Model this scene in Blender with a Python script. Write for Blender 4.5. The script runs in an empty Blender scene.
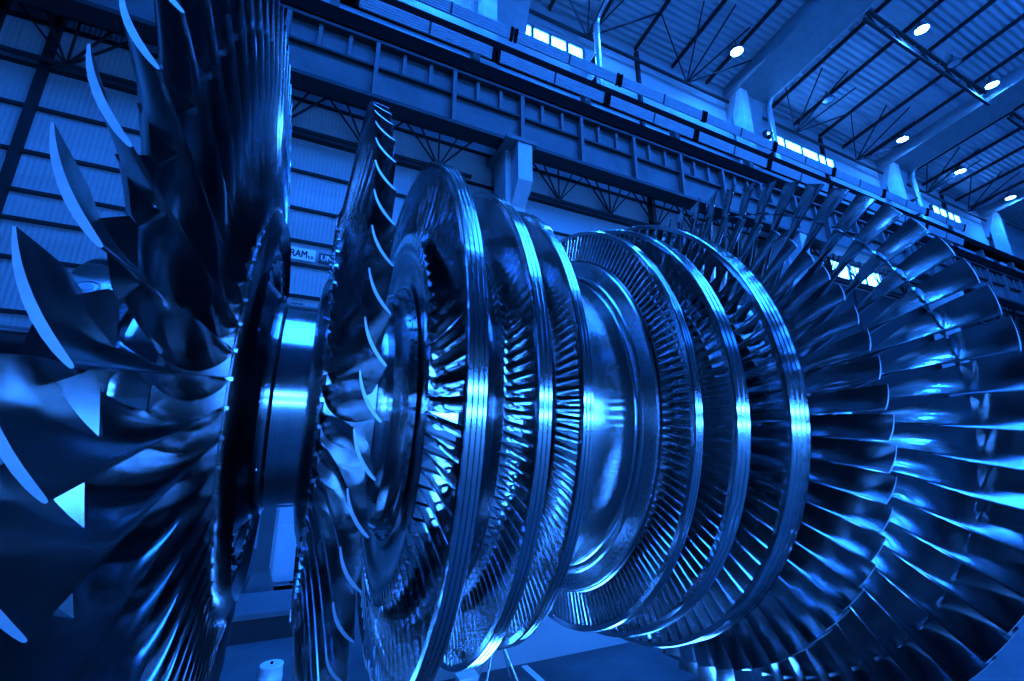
import bpy, math, random
from math import sin, cos, pi, radians as R, sqrt, atan2, hypot
from mathutils import Vector, Matrix
random.seed(7)
C = bpy.context.scene.collection
H = 2.1                                     # height of the rotor axis above the floor

# ------------------------------------------------------------------ materials
def newmat(name):
    m = bpy.data.materials.new(name); m.use_nodes = True
    nt = m.node_tree; nt.nodes.clear()
    out = nt.nodes.new('ShaderNodeOutputMaterial'); b = nt.nodes.new('ShaderNodeBsdfPrincipled')
    nt.links.new(b.outputs[0], out.inputs[0])
    return m, nt, b
def link(nt, a, b): nt.links.new(a, b)
def math_node(nt, op, a, b=None):
    n = nt.nodes.new('ShaderNodeMath'); n.operation = op
    for i, v in enumerate((a, b)):
        if v is None: continue
        if isinstance(v, (int, float)): n.inputs[i].default_value = v
        else: nt.links.new(v, n.inputs[i])
    return n.outputs[0]
def ramp(nt, fac, lo, hi, a=0.0, b=1.0):
    n = nt.nodes.new('ShaderNodeMapRange'); n.inputs['From Min'].default_value = a; n.inputs['From Max'].default_value = b
    n.inputs['To Min'].default_value = lo; n.inputs['To Max'].default_value = hi
    nt.links.new(fac, n.inputs['Value']); return n.outputs[0]
def noise(nt, vec, scale, detail=3.0, rough=0.55):
    n = nt.nodes.new('ShaderNodeTexNoise'); n.inputs['Scale'].default_value = scale
    n.inputs['Detail'].default_value = detail; n.inputs['Roughness'].default_value = rough
    if vec is not None: nt.links.new(vec, n.inputs['Vector'])
    return n.outputs['Fac']
def grey(nt, val):
    n = nt.nodes.new('ShaderNodeCombineColor')
    for i in range(3): nt.links.new(val, n.inputs[i])
    return n.outputs[0]

def turned_steel(name, base=.55, r0=.12, r1=.2, bump=.12):
    """lathe-turned steel: fine rings round the X axis"""
    m, nt, b = newmat(name)
    tc = nt.nodes.new('ShaderNodeTexCoord'); s = nt.nodes.new('ShaderNodeSeparateXYZ'); link(nt, tc.outputs['Object'], s.inputs[0])
    rr = math_node(nt, 'SQRT', math_node(nt, 'ADD', math_node(nt, 'MULTIPLY', s.outputs[1], s.outputs[1]), math_node(nt, 'MULTIPLY', s.outputs[2], s.outputs[2])))
    cv = nt.nodes.new('ShaderNodeCombineXYZ'); link(nt, s.outputs[0], cv.inputs[0]); link(nt, rr, cv.inputs[1])
    n1 = noise(nt, cv.outputs[0], 260, 2)
    n2 = noise(nt, tc.outputs['Object'], 5, 4)
    b.inputs['Metallic'].default_value = 1
    link(nt, ramp(nt, n2, r0, r1, .3, .7), b.inputs['Roughness'])
    link(nt, grey(nt, ramp(nt, n1, base*.86, base*1.1, .3, .7)), b.inputs['Base Color'])
    bp = nt.nodes.new('ShaderNodeBump'); bp.inputs['Strength'].default_value = bump; bp.inputs['Distance'].default_value = .0008
    link(nt, n1, bp.inputs['Height']); link(nt, bp.outputs[0], b.inputs['Normal'])
    return m
def blade_steel(name, base=.46, r0=.15, r1=.2):
    m, nt, b = newmat(name)
    tc = nt.nodes.new('ShaderNodeTexCoord')
    mp = nt.nodes.new('ShaderNodeMapping'); mp.inputs['Scale'].default_value = (1, .12, 1); link(nt, tc.outputs['Object'], mp.inputs[0])
    n1 = noise(nt, mp.outputs[0], 60, 2); n2 = noise(nt, tc.outputs['Object'], 5, 2)
    b.inputs['Metallic'].default_value = 1
    link(nt, ramp(nt, n2, r0, r1, .3, .7), b.inputs['Roughness'])
    link(nt, grey(nt, ramp(nt, n1, base*.88, base*1.08, .3, .7)), b.inputs['Base Color'])
    return m
def paint(name, v, rough=.5, spec=.4, var=.12, scale=3.0, metal=0.0, bump=0.0):
    m, nt, b = newmat(name)
    tc = nt.nodes.new('ShaderNodeTexCoord')
    n1 = noise(nt, tc.outputs['Object'], scale, 5, .6)
    link(nt, grey(nt, ramp(nt, n1, v*(1-var), v*(1+var), .3, .7)), b.inputs['Base Color'])
    b.inputs['Roughness'].default_value = rough; b.inputs['Specular IOR Level'].default_value = spec
    b.inputs['Metallic'].default_value = metal
    if bump:
        bp = nt.nodes.new('ShaderNodeBump'); bp.inputs['Strength'].default_value = bump; bp.inputs['Distance'].default_value = .01
        link(nt, noise(nt, tc.outputs['Object'], scale*12, 4), bp.inputs['Height']); link(nt, bp.outputs[0], b.inputs['Normal'])
    return m
def corrugated(name, v, axis, pitch, depth=.03, rough=.45, var=.2):
    m, nt, b = newmat(name)
    tc = nt.nodes.new('ShaderNodeTexCoord'); s = nt.nodes.new('ShaderNodeSeparateXYZ'); link(nt, tc.outputs['Object'], s.inputs[0])
    w = math_node(nt, 'SINE', math_node(nt, 'MULTIPLY', s.outputs[axis], 2*pi/pitch))
    w2 = math_node(nt, 'MULTIPLY', math_node(nt, 'ADD', w, 1.0), .5)
    mp = nt.nodes.new('ShaderNodeMapping'); mp.inputs['Scale'].default_value = (.12, .35, .9); link(nt, tc.outputs['Object'], mp.inputs[0])
    n1 = noise(nt, mp.outputs[0], 1.1, 5, .6)
    link(nt, grey(nt, ramp(nt, n1, v*(1-var), v*(1+var), .3, .7)), b.inputs['Base Color'])
    b.inputs['Roughness'].default_value = rough; b.inputs['Specular IOR Level'].default_value = .12
    bp = nt.nodes.new('ShaderNodeBump'); bp.inputs['Strength'].default_value = 1; bp.inputs['Distance'].default_value = depth
    link(nt, w2, bp.inputs['Height']); link(nt, bp.outputs[0], b.inputs['Normal'])
    return m
BLUE = (.004, .145, 1.0)
DAY = (.028, .21, 1.0)                       # cold daylight
def emit(name, strength, col=BLUE):
    m = bpy.data.materials.new(name); m.use_nodes = True; nt = m.node_tree; nt.nodes.clear()
    o = nt.nodes.new('ShaderNodeOutputMaterial'); e = nt.nodes.new('ShaderNodeEmission')
    e.inputs[0].default_value = (*col, 1); e.inputs[1].default_value = strength
    nt.links.new(e.outputs[0], o.inputs[0]); return m
M = dict(
    turned=turned_steel('turned_steel'), shroud=turned_steel('shroud_steel', .62, .11, .15, .1),
    disc=turned_steel('disc_steel', .26, .17, .25, .15), shaft=turned_steel('shaft_steel', .6, .12, .17, .1),
    tip=paint('ground_tip_steel', .62, .55, .5, .1, 30, .7),
    drum=turned_steel('drum_steel', .58, .2, .2, .04), blade=blade_steel('blade_steel'), blade_s=blade_steel('small_blade_steel', .8, .11, .15),
    wall=corrugated('wall_cladding', .31, 0, .10, .006), roof=corrugated('roof_decking', .38, 1, .24, .05, .5, .12),
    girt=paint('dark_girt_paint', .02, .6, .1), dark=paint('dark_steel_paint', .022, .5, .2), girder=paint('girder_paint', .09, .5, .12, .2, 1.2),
    col=paint('column_paint', .42, .5, .15), mid=paint('grey_steel_paint', .11, .5, .12), rafter=paint('rafter_paint', .24, .5, .15),
    strip=paint('ribbed_panel_paint', .28, .5, .15), pale=paint('pale_paint', .7, .4, .4, .06), black=paint('black_paint', .006, .9, 0),
    floor=paint('concrete_floor', .08, .55, .2, .35, 1.3, 0, .15), bed=paint('pale_bed_paint', .42, .5, .3, .1, 1.0),
    pipe=paint('pipe_metal', .55, .3, .5, .1, 4, .6), white=paint('white_enamel', .8, .3, .5, .04), letter=paint('letter_ink', .01, .5),
    win=emit('window_daylight', 60, DAY), lamp=emit('lamp_glow', 500, DAY), roof_glow=emit('added_roof_glow', 80, (.011, .155, 1)), clere=emit('added_clerestory_glow', 4, (.006, .15, 1)), front_glow=emit('added_front_glow', 75, DAY),
)

# ------------------------------------------------------------------ mesh helpers
class MB:
    def __init__(s): s.v, s.f = [], []
    def add(s, vs, fs):
        b = len(s.v); s.v += [tuple(v) for v in vs]; s.f += [tuple(i+b for i in f) for f in fs]; return s
    def box(s, x0, x1, y0, y1, z0, z1):
        v = [(x, y, z) for x in (x0, x1) for y in (y0, y1) for z in (z0, z1)]
        return s.add(v, [(0,1,3,2),(4,6,7,5),(0,4,5,1),(2,3,7,6),(0,2,6,4),(1,5,7,3)])
    def bar(s, a, b, w, h=None, up=(0,0,1)):
        h = h or w; a, b = Vector(a), Vector(b); d = (b-a).normalized(); u = Vector(up)
        if abs(d.dot(u)) > .98: u = Vector((0,1,0))
        sd = d.cross(u).normalized(); u = sd.cross(d)
        v = [p + sd*(w/2*i) + u*(h/2*j) for p in (a, b) for i, j in ((-1,-1),(1,-1),(1,1),(-1,1))]
        return s.add(v, [(3,2,1,0),(4,5,6,7),(0,1,5,4),(1,2,6,5),(2,3,7,6),(3,0,4,7)])
    def tube(s, pts, r, n=10, cap=True):
        pts = [Vector(p) for p in pts]; rings = []; prev = None
        for i, p in enumerate(pts):
            d = (pts[min(i+1, len(pts)-1)] - pts[max(i-1, 0)]).normalized()
            u = Vector((0,0,1)) if abs(d.z) < .95 else Vector((1,0,0))
            if prev is not None: u = prev
            sd = d.cross(u).normalized(); u = sd.cross(d).normalized(); prev = u
            rings.append([p + (sd*cos(2*pi*k/n) + u*sin(2*pi*k/n))*r for k in range(n)])
        v = [q for ring in rings for q in ring]; f = []
        for i in range(len(rings)-1):
            for k in range(n): f.append((i*n+k, i*n+(k+1)%n, (i+1)*n+(k+1)%n, (i+1)*n+k))
        if cap: f += [tuple(range(n))[::-1], tuple((len(rings)-1)*n+k for k in range(n))]
        return s.add(v, f)
    def lathe(s, prof, n=192, axis='x', loc=(0,0,0), closed=True):
        """prof: list of (axial, radius), swept round the axis"""
        v = []
        for a, r in prof:
            for k in range(n):
                t = 2*pi*k/n
                p = (a, r*cos(t), r*sin(t)) if axis == 'x' else ((r*cos(t), r*sin(t), a) if axis == 'z' else (r*sin(t), a, r*cos(t)))
                v.append((p[0]+loc[0], p[1]+loc[1], p[2]+loc[2]))
        f = []; m = len(prof)
        for i in range(m if closed else m-1):
            j = (i+1) % m
            for k in range(n): f.append((i*n+k, j*n+k, j*n+(k+1)%n, i*n+(k+1)%n))
        return s.add(v, f)
    def build(s, name, mat, parent=None, smooth=None, loc=None):
        me = bpy.data.meshes.new(name); me.from_pydata(s.v, [], s.f); me.update()
        import bmesh
        bm = bmesh.new(); bm.from_mesh(me); bmesh.ops.recalc_face_normals(bm, faces=bm.faces); bm.to_mesh(me); bm.free()
        if mat is not None: me.materials.append(mat)
        if smooth is not None:
            me.polygons.foreach_set('use_smooth', [True]*len(me.polygons)); me.set_sharp_from_angle(angle=R(smooth))
        o = bpy.data.objects.new(name, me); C.objects.link(o)
        if parent is not None: o.parent = parent
        if loc is not None: o.location = loc
        return o
def tag(o, label=None, cat=None, group=None, kind=None):
    if label: o['label'] = label
    if cat: o['category'] = cat
    if group: o['group'] = group
    if kind: o['kind'] = kind
    return o
def empty(name, loc=(0,0,0), label=None, cat=None, group=None):
    o = bpy.data.objects.new(name, None); o.location = loc; C.objects.link(o); o.empty_display_size = .2
    return tag(o, label, cat, group)
def struct(o): o['kind'] = 'structure'; return o
def copy_tree(o, parent=None):
    c = o.copy(); C.objects.link(c)
    if parent is not None: c.parent = parent
    for ch in list(o.children): copy_tree(ch, c)
    return c

# ------------------------------------------------------------------ turbine rotor
rotor = empty('turbine_rotor', (0, 0, H), 'huge double-flow steam turbine rotor of polished steel with rows of blades', 'turbine rotor')

def lerp(tab, t):
    for (t0, *a), (t1, *b) in zip(tab, tab[1:]):
        if t <= t1:
            k = (t-t0)/(t1-t0); k = max(0, min(1, k)); return [p+(q-p)*k for p, q in zip(a, b)]
    return list(tab[-1][1:])
def section(r, le, chord, A, camber, thick, sgn, m=9):
    """closed outline of one blade section, wrapped on the cylinder of radius r (blade stands on +Y)"""
    a = R(A); e = (cos(a), sin(a)); nn = (-sin(a), cos(a)); up, lo = [], []
    for i in range(m+1):
        s = .5*(1-cos(pi*i/m))
        t = thick*chord*(.2969*sqrt(s)-.126*s-.3516*s*s+.2843*s**3-.1015*s**4)*5*.5*2*.5 + .0016 + .25*thick*chord*s*(1-s)
        c = camber*chord*4*s*(1-s)
        px, pt = le[0] - e[0]*s*chord + nn[0]*c, le[1]*r - e[1]*s*chord + nn[1]*c
        sl = camber*(4-8*s); dn = hypot(1, sl)
        nx, nt = (nn[0]+e[0]*sl)/dn, (nn[1]+e[1]*sl)/dn
        up.append((px+nx*t, pt+nt*t)); lo.append((px-nx*t, pt-nt*t))
    out = up + lo[::-1]
    res = []
    for x, t in out:
        f = t/r; res.append((sgn*x, r*cos(f), r*sin(f)))
    return res
def blade_mb(tab, sgn, nr=14, m=9, platform=None, snub=None, fl=.8):
    """tab: (r, leading edge x, leading edge angle, chord, stagger, camber, thickness) stations, written for the left flow; sgn mirrors them"""
    b = MB(); r0, r1 = tab[0][0], tab[-1][0]; n = 2*(m+1)
    vs, fs = [], []
    for i in range(nr+1):
        k = i/nr; r = r0+(r1-r0)*k
        lx, lf, ch, A, cam, th = lerp(tab, r)
        # flare (fillet) at the root
        if platform and k < .10: th = th*(1+fl*(1-k/.10)**2); ch = ch*(1+.08*(1-k/.10)**2)
        vs += section(r, (lx, R(lf)), ch, A, cam, th, sgn, m)
    for i in range(nr):
        for k in range(n): fs.append((i*n+k, i*n+(k+1)%n, (i+1)*n+(k+1)%n, (i+1)*n+k))
    fs += [tuple(range(n))[::-1]] + [tuple(nr*n+k for k in range(n))]
    # split the caps into quads across the section so that cambered tips stay clean
    fs = fs[:-2]
    for base, rev in ((0, True), (nr*n, False)):
        for i in range(m):
            q = (base+i, base+i+1, base+n-2-i, base+n-1-i); fs.append(q[::-1] if rev else q)
    b.add(vs, fs)
    if platform:
        x0, x1, rb, rt, w, skew = platform          # root block, slanting with the root section
        for (ra, rz, ww) in ((rb+.012, rt, w), (rb-.02, rb+.012, w*.62)):
            v = []
            for r in (ra, rz):
                for x, sx in ((x0, -1), (x1, 1)):
                    for sy in (-1, 1):
                        t = (sy*ww/2 + sx*skew*(x1-x0)/2)/r; v.append((sgn*x, r*cos(t), r*sin(t)))
            b.add(v, [(0,1,3,2),(4,6,7,5),(0,4,5,1),(2,3,7,6),(0,2,6,4),(1,5,7,3)])
    if snub:
        rs, thk, count = snub                       # mid-span wings, one on each face, meeting the neighbours' wings
        lx, lf, ch, A, cam, th = lerp(tab, rs); a = R(A); e = (cos(a), sin(a)); nn = (-sin(a), cos(a))
        pitch = 2*pi*rs/count; gap = pitch*cos(a)*.5; sh = pitch*sin(a)
        xc = lx - cos(a)*ch/2 - sin(a)*cam*ch*.6; tc = R(lf)*rs - sin(a)*ch/2 + cos(a)*cam*ch*.6
        def P(u, q, r):                             # u along the chord, q off the surface
            x = xc + e[0]*u + nn[0]*q; f = (tc + e[1]*u + nn[1]*q)/r; return (sgn*x, r*cos(f), r*sin(f))
        for tri in (((-.062, .008), (.066, .008), (-.030, -gap), (-.055, -gap*.97)), ((.078, -.004), (-.030, .004), (-.055+sh, gap*.97), (-.030+sh, gap))):
            v = []
            for u, q in tri:
                k = max(0, abs(q)-.01)*.42; v += [P(u, q, rs-thk*.5+k*.3), P(u, q, rs+thk*.5-k)]
            b.add(v, [(0,2,4,6)[::-1], (1,3,5,7), (0,1,3,2), (2,3,5,4), (4,5,7,6), (6,7,1,0)])
    return b

def lathe_part(name, prof, mat, parent, n=224, extra=None, smooth=28):
    b = MB(); b.lathe(prof, n)
    if extra: extra(b)
    return b.build(name, mat, parent, smooth)
def bolt_circle(b, x, r, count, rad, h, n=8, ph=0):
    for k in range(count):
        t = 2*pi*k/count+ph; y, z = r*cos(t), r*sin(t)
        ring = [[(xx, y+rr*cos(2*pi*i/n), z+rr*sin(2*pi*i/n)) for i in range(n)] for xx, rr in ((x, rad), (x+h*.8, rad), (x+h, rad*.7))]
        v = [q for g in ring for q in g]; f = []
        for i in range(2):
            for j in range(n): f.append((i*n+j, i*n+(j+1)%n, (i+1)*n+(j+1)%n, (i+1)*n+j))
        f.append(tuple(2*n+j for j in range(n))); b.add(v, f)
def shroud_profile(xa, xb, r, grooves):
    """xa<xb: ring with fine turned grooves on its outer face"""
    w = xb-xa; p = [(xa, r-.026), (xa, r-.004), (xa+.004, r)]
    for i in range(1, grooves+1):
        g = xa + w*i/(grooves+1)
        p += [(g-.0045, r), (g-.002, r-.006), (g+.002, r-.006), (g+.0045, r)]
    p += [(xb-.004, r), (xb, r-.004), (xb, r-.026)]
    return p

def stage(sgn, disc_prof, blade_tab, count, phase, shroud=None, platform=None, snub=None, nr=14, m=9, keep=100,
          mat='blade', bolts=None, grooves=3, fl=.8):
    d = MB(); d.lathe(disc_prof, 256)
    for bc in bolts or []: bolt_circle(d, *bc)
    disc = d.build('bladed_disc', M['disc'], rotor, 26)
    proto = blade_mb(blade_tab, sgn, nr, m, platform, snub, fl)
    angs = [phase + 360*i/count for i in range(count)]
    # nearest first: the camera stands on the -Y side, a little below the axis
    angs.sort(key=lambda a: abs(((a-186+180) % 360)-180))
    first = None
    for a in angs[:keep]:
        if first is None:
            first = proto.build('blade', M[mat], disc, 40); o = first
            if not shroud:                          # ground end faces of the free blades
                me = first.data; me.materials.append(M['tip']); rt_ = blade_tab[-1][0]-.004
                for p in me.polygons:
                    if all(hypot(me.vertices[i].co.y, me.vertices[i].co.z) > rt_ for i in p.vertices): p.material_index = 1
        else:
            o = first.copy(); C.objects.link(o); o.parent = disc
        o.rotation_euler = (R(a), 0, 0)
    rest = angs[keep:]
    if rest:
        b = MB()
        for a in rest:
            ca, sa = cos(R(a)), sin(R(a))
            b.add([(x, y*ca-z*sa, y*sa+z*ca) for x, y, z in proto.v], proto.f)
        tag(b.build('blade_row', M[mat], disc, 40), kind='stuff')
    if shroud:
        xa, xb, r = shroud
        lathe_part('shroud_ring', shroud_profile(xa, xb, r, grooves), M['shroud'], disc, 320, smooth=40)
    return disc

def web(x0, x1, rim, w, r_in, step=.02):
    """disc with a thick rim between x0..x1, a thinner web and a turned step"""
    c = (x0+x1)/2; h = (x1-x0)/2; t = h*.62
    return [(x0, rim-.07), (x0, rim-.006), (x0+.006, rim), (x1-.006, rim), (x1, rim-.006), (x1, rim-.07),
            (c+t+.01, rim-.10), (c+t, rim-.13), (c+t, rim-.2), (c+t+step, rim-.22), (c+t+step, rim-.29), (c+t, rim-.31), (c+t+.005, r_in+.06), (c+h*.9, r_in),
            (c-h*.9, r_in), (c-t-.005, r_in+.06), (c-t, rim-.31), (c-t-step, rim-.29), (c-t-step, rim-.22), (c-t, rim-.2), (c-t, rim-.13), (c-t-.01, rim-.10)]

# last stage (free-standing blades with mid-span wings)
def straight(x0, f0, x1, f1, stations):
    """put a straight leading edge from (x0, f0) at the root to (x1, f1) at the tip"""
    r0, r1 = stations[0][0], stations[-1][0]
    a = Vector((x0, r0*cos(R(f0)), r0*sin(R(f0)))); b = Vector((x1, r1*cos(R(f1)), r1*sin(R(f1)))); out = []
    for r, c, A, cm, t in stations:
        k = (r-r0)/(r1-r0); p = a.lerp(b, k); out.append((r, p.x, math.degrees(atan2(p.z, p.y)), c, A, cm, t))
    return out
L5 = straight(-1.422, -.3, -1.476, 2.85, [(.942, .176, -8, .27, .16), (1.08, .188, 4, .23, .13), (1.25, .198, 22, .165, .105), (1.42, .204, 40, .115, .09), (1.60, .202, 54, .085, .082), (1.778, .199, 63, .07, .078)])
L4 = straight(-.998, 3.0, -1.037, 2.25, [(.962, .176, 32, .24, .13), (1.10, .160, 40, .19, .11), (1.25, .145, 50, .14, .09), (1.38, .134, 58, .11, .075), (1.457, .128, 63, .09, .065)])
P5L = (-1.421, -1.410, .925, .944, .011, 0)
P4L = (-1.160, -1.148, .94, .965, .012, 0)
def mir_prof(p): return [(-x, r) for x, r in p][::-1]
D5 = [(-1.61, .5), (-1.60, .62), (-1.57, .66), (-1.57, .80), (-1.61, .84), (-1.61, .935), (-1.605, .942), (-1.424, .942), (-1.422, .934), (-1.418, .934), (-1.412, .93), (-1.395, .905), (-1.375, .868), (-1.372, .86), (-1.415, .84), (-1.415, .76), (-1.40, .745), (-1.40, .68), (-1.425, .665), (-1.425, .60), (-1.405, .57), (-1.375, .54), (-1.365, .5)]
D4 = [(-1.20, .5), (-1.185, .60), (-1.165, .66), (-1.155, .72), (-1.15, .80), (-1.15, .90), (-1.152, .955), (-1.148, .962), (-.985, .962), (-.98, .955), (-.98, .84), (-1.0, .80), (-1.0, .72), (-.985, .66), (-.955, .56), (-.93, .5)]
def flow(sgn):
    """one half of the rotor; everything is written for x<0 and mirrored for the right half"""
    mx = (lambda x: x) if sgn < 0 else (lambda x: -x)
    def prof(p): return [(mx(x), r) for x, r in p]
    def bl(tab): return tab
    k = 1 if sgn < 0 else -1
    def bolts(l): return [(mx(x), r, c, rad, (h if sgn < 0 else -h)) for x, r, c, rad, h in l]
    ph5 = 171.95 if sgn < 0 else 118.4
    stage(k, prof(D5), L5, 67, ph5, platform=P5L, fl=.4, snub=(1.565, .020, 67), nr=26, m=12,
          bolts=bolts([(-1.40, .715, 48, .012, .012)]))
    stage(k, prof(D4), L4, 70, 170.2 if sgn < 0 else 170.4, platform=P4L, nr=20, m=10, bolts=bolts([(-1.155, .77, 60, .010, -.010)]))
    # shrouded stages
    if sgn < 0: s1, s2, s3 = (-.2997, -.2513), (-.5044, -.4499), (-.7817, -.7135)
    else: s1, s2, s3 = (.2407, .2859), (.4224, .5056), (.6498, .7759)
    for (xa, xb), rt, root, n, ph, g, hw, a0, a1, thk in ((s3, 1.3, .95, 92, 170.9, 3, .052, 26, 42, .16), (s2, 1.2236, .975, 144, 169.9, 2, .036, 26, 36, .20), (s1, 1.1765, 1.0, 184, 169.9, 2, .030, 26, 32, .23)):
        c = -abs((xa+xb)/2); w = abs(xb-xa)
        tab = straight(c+hw*.85, 0, c+w*.46, .5, [(root-.004, hw*1.7/cos(R(a0+8)), a0, .20, thk), (root+(rt-root)*.5, (hw*.85+w*.46)/cos(R((a0+a1)/2)), (a0+a1)/2, .16, thk*.9), (rt-.018, w*.94/cos(R(a1)), a1, .13, thk*.8)])
        pitch = 2*pi*root/n
        x0, x1 = c-hw-.006, c+hw+.006
        rim = root-.035
        step = .010
        if not (sgn < 0 and n < 150): rim = root-.003
        pr = web(x0+.004, x1-.004, rim, hw, .45, step)
        stage(k, prof(pr), tab, n, ph, shroud=(xa, xb, rt), platform=(x0, x1, rim, root-.004, pitch*.8, .35) if sgn < 0 and n < 150 else None, nr=10, m=7,
              keep=100, fl=.35, mat='blade_s', grooves=g, bolts=bolts([(c-(hw)*.62-step, root-.29, 56, .009, -.008)]) if n < 100 else None)
flow(-1); flow(1)

# shaft: journals, couplings, the drum between the two flows
sp = [(-3.1, .0), (-3.1, .25), (-3.09, .26), (-2.22, .26), (-2.17, .28), (-2.12, .36), (-2.09, .40), (-2.06, .575), (-2.045, .59), (-1.90, .59), (-1.885, .575), (-1.88, .47), (-1.86, .44),
      (-1.72, .44), (-1.68, .47), (-1.62, .50), (-1.372, .50), (-1.366, .525), (-1.336, .525), (-1.33, .505), (-1.322, .498), (-1.06, .495), (-.93, .48), (-.875, .48), (-.87, .60), (-.84, .62), (-.66, .62),
      (-.64, .60), (-.56, .60), (-.54, .66), (-.44, .66), (-.42, .70), (-.33, .72), (-.32, .72), (.32, .72), (.42, .80), (.50, .75), (.62, .75),
      (.66, .62), (.84, .62), (.93, .5),
      (1.62, .5), (1.68, .47), (1.86, .44), (1.885, .575), (1.9, .59), (2.05, .59), (2.09, .4), (2.17, .28), (2.22, .26), (3.09, .26), (3.1, .25), (3.1, 0)]
b = MB(); b.lathe(sp, 256, closed=False)
bolt_circle(b, -1.335, .512, 0, .008, .008)
shaft = b.build('shaft', M['shaft'], rotor, 28)
b = MB(); b.lathe([(-.31, .72), (-.31, .87), (-.24, .87), (-.225, .865), (-.215, .86), (-.21, .86), (-.20, .86),
      (.195, .86), (.199, .86), (.202, .861), (.208, .865), (.212, .872), (.213, .880), (.206, .887), (.206, .90), (.214, .905), (.218, .982), (.226, .987), (.30, .987), (.30, .72)], 256)
b.build('drum', M['drum'], rotor, 28)
# screw heads sunk in the rim of the coupling collar
for k in range(16):
    t = 2*pi*(k+.5)/16
    q = MB(); q.lathe([(.592, .0), (.592, .020), (.585, .022), (.585, .030), (.593, .033), (.593, .039), (.56, .039), (.56, .0)], 20, axis='x', closed=False)
    rot = Matrix.Rotation(t, 3, 'X') @ Matrix.Rotation(R(90), 3, 'Z')
    q.v = [tuple(rot @ Vector(v) + Vector((-1.972, 0, 0))) for v in q.v]
    q.build('balance_plug', M['disc'], shaft, 30)
# two rows of small fixing pins on the flange of the middle drum
b = MB()
for rr_, cnt, off in ((.952, 150, 0), (.935, 150, .5)):
    bolt_circle(b, .2165, rr_, cnt, .0042, -.004, 6, 2*pi*off/cnt)
tag(b.build('flange_pin', M['disc'], shaft, 30), kind='stuff')
for k in range(48):                                # small balance screws round the shaft
    t = 2*pi*k/48
    q = MB(); q.lathe([(0, 0), (.006, .007), (.0075, .005), (.0075, 0)], 10, closed=False)
    rot = Matrix.Rotation(t, 3, 'X') @ Matrix.Rotation(R(90), 3, 'Z')
    q.v = [tuple(rot @ (Vector(v)+Vector((.522, 0, 0))) + Vector((-1.351, 0, 0))) for v in q.v]
    q.build('balance_screw', M['turned'], shaft, 30)

# ------------------------------------------------------------------ rotor stands
def stand(x, label):
    t = empty('rotor_stand', (x, 0, 0), label, 'stand')
    b = MB(); b.box(-.28, .28, -.75, .75, 0, .08); b.build('base_plate', M['mid'], t)
    b = MB(); b.add([(sx*.2, y, z) for sx in (-1, 1) for y, z in ((-.6, .08), (.6, .08), (.36, 1.78), (.14, 1.78), (0, 1.70), (-.14, 1.78), (-.36, 1.78))],
        [(0,1,2,3,4,5,6), (13,12,11,10,9,8,7)] + [(i, (i+1) % 7, (i+1) % 7+7, i+7) for i in range(7)])
    b.build('pedestal', M['bed'], t)
    for sy in (-1, 1):
        b = MB(); b.lathe([(-.19, .0), (-.19, .085), (-.18, .09), (.18, .09), (.19, .085), (.19, 0)], 40, closed=False)
        b.v = [(vx, vy+sy*.245, vz+H-.2501) for vx, vy, vz in b.v]; b.build('roller', M['turned'], t, 30)
    return t
stand(-2.62, 'pale pedestal stand with rollers under the left end of the rotor shaft')
stand(2.62, 'pale pedestal stand with rollers under the far right end of the rotor shaft')

# ------------------------------------------------------------------ hall shell
X0, X1, YB, YF, ZE = -16, 62, 9.3, -13.0, 19.4
SL = .16
def roof_z(y): return ZE + SL*(YB-y) if y > -1.85 else ZE + SL*(YB+1.85) - SL*(-1.85-y)
b = MB(); b.box(X0, X1, YF, YB+.3, -.25, 0); struct(b.build('floor', M['floor']))
b = MB(); b.box(X0, X1, YB, YB+.3, 0, ZE+.1); wall = struct(b.build('wall_back', M['wall']))
b = MB(); b.box(X0, X1, YF-.3, YF, 0, ZE+.1); struct(b.build('wall_front', M['girt']))
b = MB(); b.box(X0-.3, X0, YF-.3, YB+.3, 0, ZE+4); struct(b.build('wall_left', M['girt']))
b = MB(); b.box(X1, X1+.3, YF-.3, YB+.3, 0, ZE+4); struct(b.build('wall_right', M['girt']))
b = MB()
pr = [(YB+.3, ZE-.05), (-1.85, roof_z(-1.849)), (YF-.3, ZE-.05)]
v = [(x, y, z+dz) for x in (X0, X1) for dz in (0, .25) for y, z in pr]
b.add(v, [(0,1,4,3),(1,2,5,4),(6,9,10,7),(7,10,11,8),(0,6,7,1),(1,7,8,2),(3,4,10,9),(4,5,11,10),(0,3,9,6),(2,8,11,5),(0,1,4,3)][:10])
struct(b.build('ceiling', M['roof']))
# dark horizontal rails that carry the cladding, and vertical rails
k = 0
for z in (1.2, 2.3, 3.5, 4.7, 5.83, 6.68, 7.33, 8.25, 9.35, 10.4, 11.6, 13.4, 15.6):
    q = MB(); q.box(X0, X1, YB-.07, YB, z-.04, z+.04); q.build('wall_rail', M['girt'], wall)
for x in (-7.4, -13.0, 10.2, 23.0, 36.0):
    q = MB(); q.box(x-.07, x+.07, YB-.16, YB-.0, 0, ZE-.3); q.build('wall_post', M['girt'], wall)

q = MB(); q.box(X0, -8.3, YB-.12, YB-.005, 0, 18.5); q.build('shade_sheet', M['girt'], wall)  # added out of view to darken what the left blades reflect
q = MB(); q.box(11.0, 60, YB-.12, YB-.005, 0, 10.2); q.build('shade_sheet', M['dark'], wall)  # added dark sheet standing in for shade between the right blades

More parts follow.
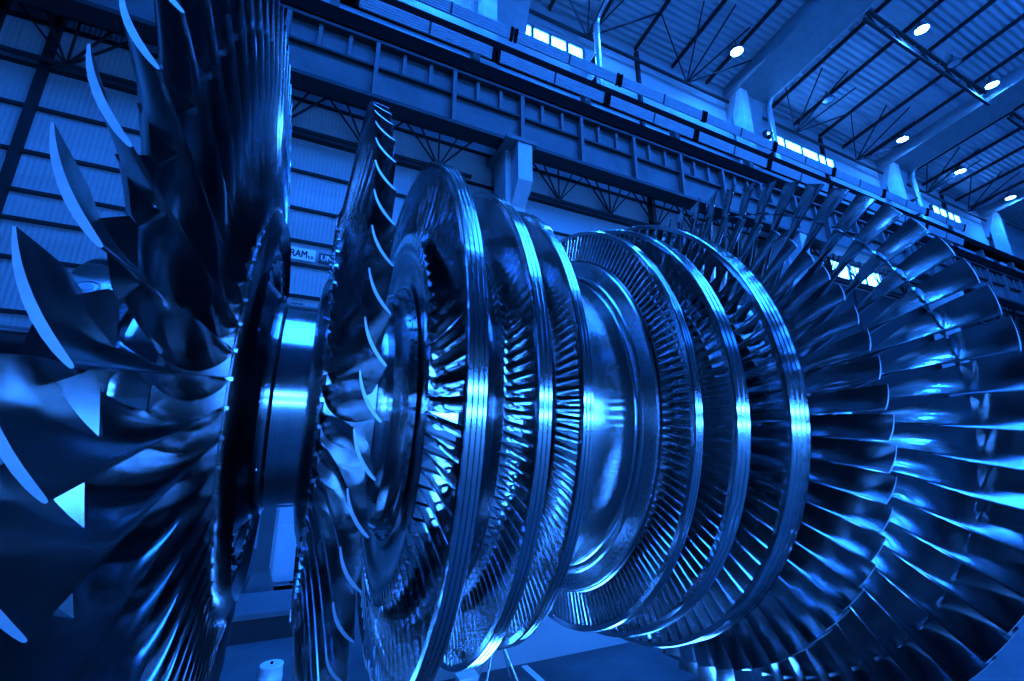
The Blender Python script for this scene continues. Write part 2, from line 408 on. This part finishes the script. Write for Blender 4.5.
# columns and portal rafters
for i, x in enumerate((-9.1, 3.75, 16.6, 29.5, 42.4)):
    t = empty('column', (x, 0, 0)); t['kind'] = 'structure'
    q = MB(); q.box(-.30, .34, 8.0, 8.9, 0, 11.0); q.build('column_shaft', M['col'], t)
    q = MB(); q.box(-.12, .34, 7.5, 7.98, 9.7, 10.95); q.add([(sx, y, z) for sx in (-.12, .34) for y, z in ((7.5, 9.7), (7.98, 9.7), (7.98, 9.1))], [(0,1,2),(3,5,4),(0,3,4,1),(1,4,5,2),(2,5,3,0)]); q.build('bracket', M['col'], t)
    q = MB(); q.box(-.5, .5, 7.45, 8.95, 10.95, 11.08); q.build('cap_plate', M['mid'], t)
    q = MB(); q.box(-.95, -.45, 8.45, 9.0, 13.8, ZE-.2); q.build('upper_shaft', M['col'], t)
    t = empty('rafter', (x, 0, 0)); t['kind'] = 'structure'
    q = MB(); wd = 1.0
    for y0, y1 in ((YB, -1.85), (-1.85, YF)):
        z0, z1 = roof_z(y0), roof_z(y1 if y1 < -1.85 else -1.849)
        vv = [(sx*wd, y, z+dz) for sx in (-1, 1) for y, z in ((y0, z0), (y1, z1)) for dz in (-.75, -.03)]
        q.add(vv, [(0,1,3,2),(4,6,7,5),(0,4,5,1),(2,3,7,6),(0,2,6,4),(1,5,7,3)])
    q.add([(sx*wd, y, z) for sx in (-1, 1) for y, z in ((YB, ZE-.7), (YB, 17.2), (YB-.15, 17.2), (YB-.7, roof_z(YB-.7)-.7))], [(0,1,2,3),(7,6,5,4),(0,4,5,1),(1,5,6,2),(2,6,7,3),(3,7,4,0)])
    q.build('box_beam', M['rafter'], t)
# thin roof beams (one thing each)
n = 0
for j in range(-5, 19):
    x = 3.75 + 2.15*j
    if x < X0+1 or min(abs(x-c) for c in (-9.1, 3.75, 16.6, 29.5, 42.4)) < 1.0: continue
    q = MB(); q.bar((x, YB, roof_z(YB)-.10), (x, -1.8, roof_z(-1.8)-.10), .09, .16)
    struct(q.build('roof_beam', M['dark']))

# lattice purlins hung under the roof
def lattice(name, x0, x1, y, zt, zb, step, label, group, fan=False, mat='dark', w=.10, yb=None):
    t = empty(name, (x0, y, 0), label, 'truss', group); L = x1-x0; yb = 0 if yb is None else yb-y
    q = MB(); q.bar((0, 0, zt), (L, 0, zt), w*1.3, w*1.3); q.build('top_chord', M[mat], t)
    q = MB(); q.bar((0, yb, zb), (L, yb, zb), w*1.2, w*1.2); q.build('bottom_chord', M[mat], t)
    k = int(round(L/step)); st = L/k
    for i in range(k):
        c = (i+.5)*st
        for a in ((i*st, (i+1)*st) if not fan else (i*st, i*st+st*.22, c, i*st+st*.78, (i+1)*st)):
            q = MB(); q.bar((c, yb, zb), (a, 0, zt), w*.62, w*.62); q.build('diagonal', M[mat], t)
    return t
for (xa, xb), nm in zip(((-8.0, 2.7), (4.8, 15.5), (17.7, 28.4), (30.6, 41.3)), ('left of the pale column', 'right of the pale column', 'over the second bright window strip', 'over the farthest bright window strip')):
    lattice('roof_lattice', xa, xb, 4.2, roof_z(4.2)-.3, roof_z(4.2)-1.0, 2.15, 'dark lattice truss running under the roof decking, ' + nm, 'lattice trusses under the roof')
    lattice('wall_lattice', xa, xb, 8.95, 11.7, 10.4, 2.14, 'triangulated dark bracing truss below the crane girder, ' + nm, 'bracing trusses below the crane girder', fan=True, w=.07)
    # slanting struts from the wall up to the roof
    t = empty('roof_bracing', (xa, 0, 0), 'fan of thin dark struts between wall and roof, ' + nm, 'bracing', 'bracing fans under the roof')
    st = (xb-xa)/2
    for i in range(2):
        c = (i+.5)*st
        for dx, yy in ((-st/2, 7.6), (-st/4, 6.6), (0, 6.2), (st/4, 6.6), (st/2, 7.6)):
            q = MB(); q.bar((c, 9.0, 18.35), (c+dx, yy, roof_z(yy)-.2), .05); q.build('strut', M['dark'], t)
    q = MB(); q.bar((0, 9.0, 18.35), (xb-xa, 9.0, 18.35), .1); q.build('rail', M['dark'], t)

# ------------------------------------------------------------------ crane girder
g = empty('crane_girder', (0, 8.0, 0), 'long riveted dark steel crane girder with plate web and stiffeners along the wall', 'crane girder')
q = MB(); q.box(-15.5, 60, -.02, .02, 11.1, 12.95); q.build('web_plate', M['girder'], g)
q = MB(); q.box(-15.5, 60, -.26, .26, 11.09, 11.2); q.build('bottom_flange', M['dark'], g)
q = MB(); q.box(-15.5, 60, -.24, .24, 12.93, 13.02); q.build('top_flange', M['dark'], g)
q = MB(); q.box(-15.5, 60, -.15, -.02, 12.18, 12.25); q.build('long_stiffener', M['dark'], g)
x = -13.68
first = None
while x < 40:
    if first is None:
        q = MB(); q.box(-.055, .055, -.24, -.02, 11.2, 12.93); first = q.build('stiffener', M['mid'], g); o = first
        q = MB(); q.box(-.05, .05, -.15, -.02, 12.25, 12.93); f2 = q.build('short_stiffener', M['mid'], g); o2 = f2
    else:
        o = first.copy(); C.objects.link(o); o2 = f2.copy(); C.objects.link(o2)
    o.location.x = x; o2.location.x = x+.75
    o3 = f2.copy(); C.objects.link(o3); o3.location.x = x+1.5
    x += 2.2
q = MB(); q.box(-15.5, 60, -.06, .06, 13.02, 13.14); q.build('crane_rail', M['black'], g)
# walkway handrail on the girder
t = empty('walkway_rail', (0, 8.5, 0), 'thin handrail of the walkway on top of the crane girder', 'handrail')
for z in (13.15, 13.32):
    q = MB(); q.tube([(-15.5, 0, z), (60, 0, z)], .022, 8); q.build('handrail_bar', M['mid'], t)
for i in range(40):
    q = MB(); q.tube([(-15+1.45*i, 0, 12.96), (-15+1.45*i, 0, 13.34)], .02, 6); q.build('baluster', M['mid'], t)
q = MB(); q.box(-15.5, 60, -.2, .4, 12.90, 12.96); q.build('walkway_deck', M['dark'], t)
# dark upper beam carrying the radiant panels
t = empty('upper_beam', (0, 7.9, 0), 'dark upper steel beam above the crane girder, carrying ribbed panels', 'beam')
q = MB(); q.box(-15.5, 60, -.12, .25, 13.12, 13.62); q.build('beam_web', M['black'], t)
q = MB(); q.box(-15.5, 60, -.12, .3, 14.3, 14.7); q.build('beam_flange', M['black'], t)
for i in range(18):
    q = MB(); q.box(-14+4.1*i-.12, -14+4.1*i+.12, -.02, .25, 13.62, 14.3); q.build('bracket', M['mid'], t)
def ribbed(x0, L, y, z, tilt, label, group):
    t = empty('radiant_panel', (x0, y, z), label, 'radiant panel', group); t.rotation_euler = (tilt, 0, 0)
    q = MB()
    for i in range(5):
        c = -.2+.1*i; q.box(.06, L-.06, c*.72-.028, c*.72+.028, -.03, .012)
    q.box(.06, L-.06, -.18, .18, .0, .03)
    q.build('ribbed_sheet', M['strip'], t)
    for xx in (0, L):
        q = MB(); q.box(xx-.05, xx+.05, -.2, .2, -.06, .05); q.build('end_cap', M['black'], t)  # plain end cap of the panel, not a mounting
    q = MB(); q.box(L/2-.03, L/2+.03, -.18, .18, -.045, -.031); q.build('joint_strip', M['dark'], t)
names = 'first second third fourth fifth sixth seventh eighth ninth'.split()
for i in range(8):
    ribbed(-1.15+4.15*i, 4.0, 7.58, 13.9, R(-70), f'pale ribbed radiant panel, {names[i]} from the left in the lower row over the crane girder', 'ribbed panels of the lower row')
for i in range(8):
    ribbed(-.55+4.15*i, 4.0, 7.58, 14.98, R(-70), f'pale ribbed radiant panel, {names[i]} from the left in the upper row under the windows', 'ribbed panels of the upper row')

# ------------------------------------------------------------------ bright window strips high in the wall
for i, (xa, xb, k) in enumerate(((3.5, 7.35, 5), (18.2, 23.7, 4), (34.0, 37.6, 4))):
    o = empty(f'window_{i+1}', (xa, YB-.12, 17.3)); o['kind'] = 'structure'; L = xb-xa
    q = MB(); z0, z1 = .0, .5
    q.box(0, L, -.06, .1, z0-.08, z0); q.box(0, L, -.06, .1, z1, z1+.08)
    for j in range(k+1): q.box(L*j/k-.06, L*j/k+.06, -.06, .1, z0, z1)
    q.build('window_frame', M['mid'], o)
    for j in range(k):
        q = MB(); q.box(L*j/k+.06, L*(j+1)/k-.06, 0, .03, z0, z1); q.build('pane', M['win'], o)
o = empty('window_28', (21.4, YB-.12, 10.5)); o['kind'] = 'structure'
q = MB()
for z in (-.05, .95): q.box(0, 4.4, -.06, .1, z-.05, z+.05)
for j in range(4): q.box(4.4*j/3-.06, 4.4*j/3+.06, -.06, .1, 0, .9)
q.build('window_frame', M['mid'], o)
for j in range(3): q = MB(); q.box(4.4*j/3+.06, 4.4*(j+1)/3-.06, 0, .03, 0, .9); q.build('pane', M['win'], o)
# downpipes bending out of the rafters
for x, lab in ((7.6, 'bent metal downpipe beside the nearest bright window strip'), (17.75, 'bent metal downpipe at the second roof rafter, left of a bright window strip'), (30.65, 'bent metal downpipe at the farthest roof rafter')):
    pts = [(x, 4.0, roof_z(4.0)-.55), (x, 8.0, roof_z(8.0)-.55)]
    for a in range(1, 7):
        th = R(90*a/6); pts.append((x, 8.0+.55*sin(th), roof_z(8.0)-.55-.55*(1-cos(th))))
    pts += [(x, 8.55, 15.4)]
    t = empty('downpipe', (0, 0, 0), lab, 'pipe')
    q = MB(); q.tube(pts, .13, 14); q.build('pipe', M['pipe'], t, 40)
    for z in (16.0, 17.0): q = MB(); q.box(x-.16, x+.16, 8.5, YB-.02, z-.03, z+.03); q.build('wall_mount', M['dark'], t)

# ------------------------------------------------------------------ roof lamps
def bay_lamp(x, y, lit, label):
    z = roof_z(y)-.55
    t = empty('bay_lamp', (x, y, z), label, 'lamp', 'high bay lamps under the roof')
    q = MB(); q.lathe([(.0, .25), (.02, .27), (.16, .22), (.30, .14), (.34, .12), (.34, .0), (.31, 0), (.29, .11), (.15, .20), (.03, .24)], 32, axis='z', closed=False); q.build('lamp_shade', M['mid'], t, 30)
    q = MB(); q.tube([(0, 0, .34), (0, 0, .53)], .03, 8); q.build('hanger', M['dark'], t)
    q = MB(); q.lathe([(.0, .0), (.0, .2), (.02, .235), (.06, .22), (.06, 0)], 28, axis='z', closed=False); q.build('bulb', M['lamp'] if lit else M['pipe'], t, 40)
    if lit:
        l = bpy.data.lights.new('lamp_light', 'SPOT'); l.energy = 3000; l.color = BLUE; l.shadow_soft_size = .3; l.spot_size = R(130); l.spot_blend = .6
        lo = bpy.data.objects.new('lamp_light', l); C.objects.link(lo); lo.parent = t; lo.location = (0, 0, -.05)
bay_lamp(1.4, 7.4, 1, 'glowing round bay lamp added over the pale column, above the picture')  # extra unseen lamp, added to light the middle of the wall
bay_lamp(8.8, 7.0, 1, 'glowing round bay lamp over the nearest window strip, above the picture')
bay_lamp(14.25, 7.4, 1, 'glowing round bay lamp nearest the camera, alone left of the second rafter')
bay_lamp(27.4, 7.4, 1, 'glowing round bay lamp just left of the far rafter, above the blade tips')
bay_lamp(34.0, 7.45, 1, 'glowing round bay lamp beyond the far rafter, above the farthest window strip')
bay_lamp(40.8, 7.45, 1, 'glowing round bay lamp farthest away, by the right picture edge')
bay_lamp(21.1, 3.65, 1, 'glowing round bay lamp highest in the picture, beside the roof lattice')
bay_lamp(27.8, 3.75, 1, 'glowing round bay lamp of the front row, right of the roof lattice')
bay_lamp(20.7, 7.4, 0, 'small unlit bay lamp hanging over the second window strip')
bay_lamp(24.5, 3.9, 0, 'small unlit bay lamp hanging before the far rafter')

# ------------------------------------------------------------------ unseen lights added for highlights: roof strips, glazing in the front wall
for i, (ya, yb) in enumerate(((1.0, .75), (-.4, -.65), (-2.2, -2.5), (-3.6, -3.9), (-5.0, -5.3), (-6.4, -6.7), (-7.8, -8.1), (-9.4, -9.7))):
    o = empty(f'window_{i+4}', (0, 0, 0)); o['kind'] = 'structure'
    for k, xa in enumerate(range(-9 if i in (1, 2, 3) else -3, 43, 6)):
        q = MB(); pa, pb = [(y, roof_z(y)-.06) for y in (ya, yb)]
        v = [(x, y, z+d) for x in (xa+.15, xa+5.85) for y, z in (pa, pb) for d in (0, .03)]
        q.add(v, [(0,1,3,2),(4,6,7,5),(0,4,5,1),(2,3,7,6),(0,2,6,4),(1,5,7,3)]); q.build('pane', M['roof_glow'], o)
        q = MB(); q.bar((xa, ya, pa[1]-.02), (xa, yb, pb[1]-.02), .12, .1); q.build('window_frame', M['dark'], o)
for i, (xa, xb) in enumerate(((-3.2, 1.2), (2, 12), (13, 24))):
    o = empty(f'window_{i+12}', (xa, YF+.02, 0)); o['kind'] = 'structure'; L = xb-xa
    for z0, z1 in ((.35, .85), (2.2, 2.75)):
        q = MB(); q.box(.1, L-.1, 0, .03, z0, z1); q.build('pane', M['front_glow'], o)
    q = MB()
    for z in (.2, 1.5, 3.0): q.box(0, L, 0, .08, z-.05, z+.05)
    for j in range(6): q.box(L*j/5-.05, L*j/5+.05, 0, .08, .2, 3.05)
    q.build('window_frame', M['dark'], o)

for i, xa in enumerate(range(12, 40, 13)):             # front-wall clerestory, unseen, added for the highlights on the rims
    o = empty(f'window_{i+15}', (xa, YF+.02, 12.2)); o['kind'] = 'structure'
    for j in range(5):
        q = MB(); q.box(2.2*j+.08, 2.2*j+2.12, 0, .03, 0, 3.0); q.build('pane', M['clere'], o)
    q = MB()
    for z in (-.06, 1.5, 3.06): q.box(0, 11, 0, .08, z-.06, z+.06)
    for j in range(6): q.box(2.2*j-.06, 2.2*j+.06, 0, .08, 0, 3.0)
    q.build('window_frame', M['dark'], o)

# ------------------------------------------------------------------ things around the rotor
# pale machine bed behind the rotor
q = MB(); q.box(.02, 2.35, 1.78, 2.6, 0, .62); q.box(0, 2.37, 1.76, 2.62, .62, .68)
tag(q.build('machine_bed', M['bed']), 'long low pale concrete plinth on the floor behind the rotor', 'plinth')
q = MB(); q.box(.86, .92, .6, 1.74, .0, .004); o = struct(q.build('floor_marking', M['white']))
# wall of cabinets seen between the two left blade rows
t = empty('control_cabinet', (-1.28, 5.2, 0), 'pale steel cabinet with small label strips, behind the gap between the left blade rows', 'cabinet')
q = MB(); q.box(-.16, 1.1, 0, .6, .12, 2.3); q.build('body', M['pale'], t)
q = MB(); q.box(-.14, 1.08, .03, .6, 0, .12); q.build('plinth', M['black'], t)
q = MB(); q.box(-.10, .36, -.025, 0, .18, 2.2); d = q.build('door', M['pale'], t)
for z in (1.30, 1.24): q = MB(); q.box(-.03, .16, -.03, -.025, z-.012, z+.012); q.build('label_strip', M['letter'], d)
q = MB(); q.box(-.05, .12, -.03, -.025, .90, .93); q.build('label_strip', M['white'], d)
t = empty('pipe_rack', (-1.02, 4.75, 0), 'dark tubular rack standing in front of the pale cabinet', 'rack')
for a, c in (((0, 0, .0), (0, 0, 2.1)), ((.55, 0, 0), (.55, 0, 2.1))):
    q = MB(); q.tube([a, c], .02, 8); q.build('upright', M['black'], t)
for z in (.25, .62, 1.05, 1.5):
    q = MB(); q.tube([(-.12 if z < .3 else 0, 0, z), (.55, 0, z)], .017, 8); q.build('rung', M['black'], t)
t = empty('steel_post', (-1.50, 4.9, 0), 'grey steel post with flared foot left of the pale cabinet', 'post')
q = MB(); q.box(-.09, .09, -.09, .09, .02, 4.2); q.build('upright', M['mid'], t)
q = MB(); q.add([(sx*w, sy*w, z) for z, w in ((.02, .2), (.4, .1)) for sx, sy in ((-1,-1),(1,-1),(1,1),(-1,1))], [(3,2,1,0),(4,5,6,7)]+[(i, (i+1) % 4, (i+1) % 4+4, i+4) for i in range(4)]); q.build('foot', M['mid'], t)
q = MB(); q.box(-.3, .3, -.3, .3, 0, .02); q.build('base_plate', M['dark'], t)
t = empty('switch_panel', (-1.98, 5.3, 0), 'tall narrow pale switch panel with buttons, left of the steel post', 'panel')
q = MB(); q.box(-.2, .2, 0, .25, 0, 2.2); q.build('body', M['pale'], t)
for z in (.85, 1.0, 1.15): q = MB(); q.lathe([(0, .0), (0, .035), (-.03, .03), (-.03, 0)], 16, axis='y', closed=False, loc=(.1, -.001, z)); q.build('button', M['black'], t, 30)
t = empty('step_platform', (-1.35, 3.75, 0), 'low dark steel step platform on the floor behind the rotor', 'platform')
q = MB(); q.box(-.45, .75, -.35, .55, .22, .27); q.build('top', M['mid'], t)
q = MB(); q.box(-.43, .73, -.33, -.30, 0, .22); q.build('front_panel', M['dark'], t)
for sx in (-.4, .7):
    for sy in (-.28, .5): q = MB(); q.box(sx-.025, sx+.025, sy-.025, sy+.025, 0, .22); q.build('leg', M['dark'], t)
t = empty('paint_drum', (-1.22, 2.36, 0), 'small pale round drum on the floor below the left blade rows', 'drum')
q = MB(); q.lathe([(0, 0), (0, .09), (.05, .095), (.06, .09), (.12, .09), (.13, .095), (.14, .09), (.14, 0)], 32, axis='z', closed=False); q.build('body', M['white'], t, 30)
q = MB(); q.lathe([(.14, .012), (.155, .012), (.155, 0)], 12, axis='z', closed=False); q.build('cap', M['black'], t, 30)
t = empty('trestle', (.52, 1.5, 0), 'thin-legged metal trestle on the floor under the left shrouded rings', 'trestle')
for a, c in (((-.16, -.1, 0), (-.03, 0, .34)), ((.16, -.1, 0), (.03, 0, .34)), ((-.16, .1, 0), (-.03, 0, .34)), ((.16, .1, 0), (.03, 0, .34))):
    q = MB(); q.tube([a, c], .009, 6); q.build('leg', M['pipe'], t)
q = MB(); q.box(-.07, .07, -.03, .03, .33, .36); q.build('top', M['pipe'], t)
q = MB(); q.box(.16, .32, 1.42, 1.54, 0, .12); q.box(.155, .325, 1.415, 1.545, .12, .135)
tag(q.build('carton', M['white']), 'small white box on the floor beside the trestle', 'box')

# ------------------------------------------------------------------ name boards on the wall
def text(s, size, loc, mat, parent, ext=.01):
    cu = bpy.data.curves.new('lettering', 'FONT'); cu.body = s; cu.size = size; cu.extrude = ext; cu.offset = 0
    tmp = bpy.data.objects.new('tmp', cu); C.objects.link(tmp)
    dg = bpy.context.evaluated_depsgraph_get(); me = bpy.data.meshes.new_from_object(tmp.evaluated_get(dg))
    bpy.data.objects.remove(tmp); me.materials.clear(); me.materials.append(mat)
    b = MB(); V = [tuple(v.co) for v in me.vertices]; F = [tuple(p.vertices) for p in me.polygons]
    for dx in (0, size*.025, size*.05): b.add([(x+dx, y, z+dx*.05) for x, y, z in V], F)
    o = b.build('lettering', mat); o.parent = parent; o.location = loc; o.rotation_euler = (pi/2, 0, 0); return o
t = empty('name_board', (-2.56, YB-.13, 6.78), 'white name board reading RAM s.a. high on the wall, between the left blade rows', 'sign')
q = MB(); q.box(0, 1.16, 0, .055, -.0, .32); q.build('board', M['white'], t)
text('RAM', .27, (.56, -.012, .07), M['letter'], t).scale.x = .74; text('s.a.', .15, (.98, -.012, .07), M['letter'], t).scale.x = .8
t = empty('name_board', (-1.32, YB-.13, 6.80), 'dark name board with pale letters, right of the RAM board', 'sign')
q = MB(); q.box(0, .55, 0, .055, 0, .26); q.build('board', M['girder'], t)
text('UNEL', .20, (.04, -.012, .06), M['white'], t)
t = empty('name_board', (-5.35, YB-.13, 6.78), 'white name board with dark round letters, behind the leftmost blades', 'sign')
q = MB(); q.box(0, .8, 0, .055, -.02, .34); q.build('board', M['white'], t)
text('PO', .3, (.28, -.012, .05), M['letter'], t)

# ------------------------------------------------------------------ world, fill lights added under the rotor, camera
w = bpy.data.worlds.new('world'); bpy.context.scene.world = w; w.use_nodes = True
bg = w.node_tree.nodes['Background']; bg.inputs[0].default_value = (*BLUE, 1); bg.inputs[1].default_value = .02
def area(name, loc, target, sx, sy, energy):
    l = bpy.data.lights.new(name, 'AREA'); l.shape = 'RECTANGLE'; l.size = sx; l.size_y = sy; l.energy = energy; l.color = BLUE
    l.color = DAY
    o = bpy.data.objects.new(name, l); C.objects.link(o); o.location = loc
    o.rotation_euler = (Vector(target)-Vector(loc)).to_track_quat('-Z', 'Y').to_euler(); return o
def fill_light(x, y, sx, sy, energy, label):  # added out of view to brighten the underside of the rotor
    t = empty('fill_light', (x, y, 0), label, 'fill_light', 'added fill lights under the rotor')
    q = MB(); q.box(-sx/2-.03, sx/2+.03, -sy/2-.03, sy/2+.03, .0, .06)
    for a in (-1, 1):
        q.box(a*(sx/2+.02)-.01, a*(sx/2+.02)+.01, -sy/2-.03, sy/2+.03, .06, .09); q.box(-sx/2-.03, sx/2+.03, a*(sy/2+.02)-.01, a*(sy/2+.02)+.01, .06, .09)
    q.build('housing', M['dark'], t)
    o = area('fill_light_lamp', (0, 0, .075), (0, 0, 2), sx, sy, energy); o.parent = t
fill_light(.66, -.15, .42, .6, 26, 'flat floodlight added unseen on the floor under the right shrouded rings')
fill_light(.0, .2, .3, .8, 75, 'flat floodlight added unseen on the floor under the middle drum')
fill_light(2.0, .2, .4, 1.0, 8, 'flat floodlight added unseen on the floor under the right free blades')

cam = bpy.data.cameras.new('camera'); co = bpy.data.objects.new('camera', cam); C.objects.link(co)
cam.sensor_fit = 'HORIZONTAL'; cam.sensor_width = 36; cam.lens = 444.63/1024*36; cam.clip_start = .02; cam.clip_end = 300
yaw, pit = .4328, .2665
fw = Vector((sin(yaw)*cos(pit), cos(yaw)*cos(pit), sin(pit))); rt = Vector((cos(yaw), -sin(yaw), 0)); up = rt.cross(fw)
mat = Matrix((rt, up, -fw)).transposed().to_4x4(); mat.translation = Vector((-1.1994, -2.5138, -.288+H))
co.matrix_world = mat
S = bpy.context.scene; S.camera = co
vs_ = S.view_settings; S.display_settings.display_device = 'sRGB'; vs_.view_transform = 'Standard'; vs_.look = 'None'; vs_.exposure = .15; vs_.gamma = 1; vs_.use_curve_mapping = False
S.cycles.use_denoising = True; S.cycles.max_bounces = 8; S.cycles.diffuse_bounces = 3; S.cycles.glossy_bounces = 5; S.cycles.sample_clamp_indirect = 20
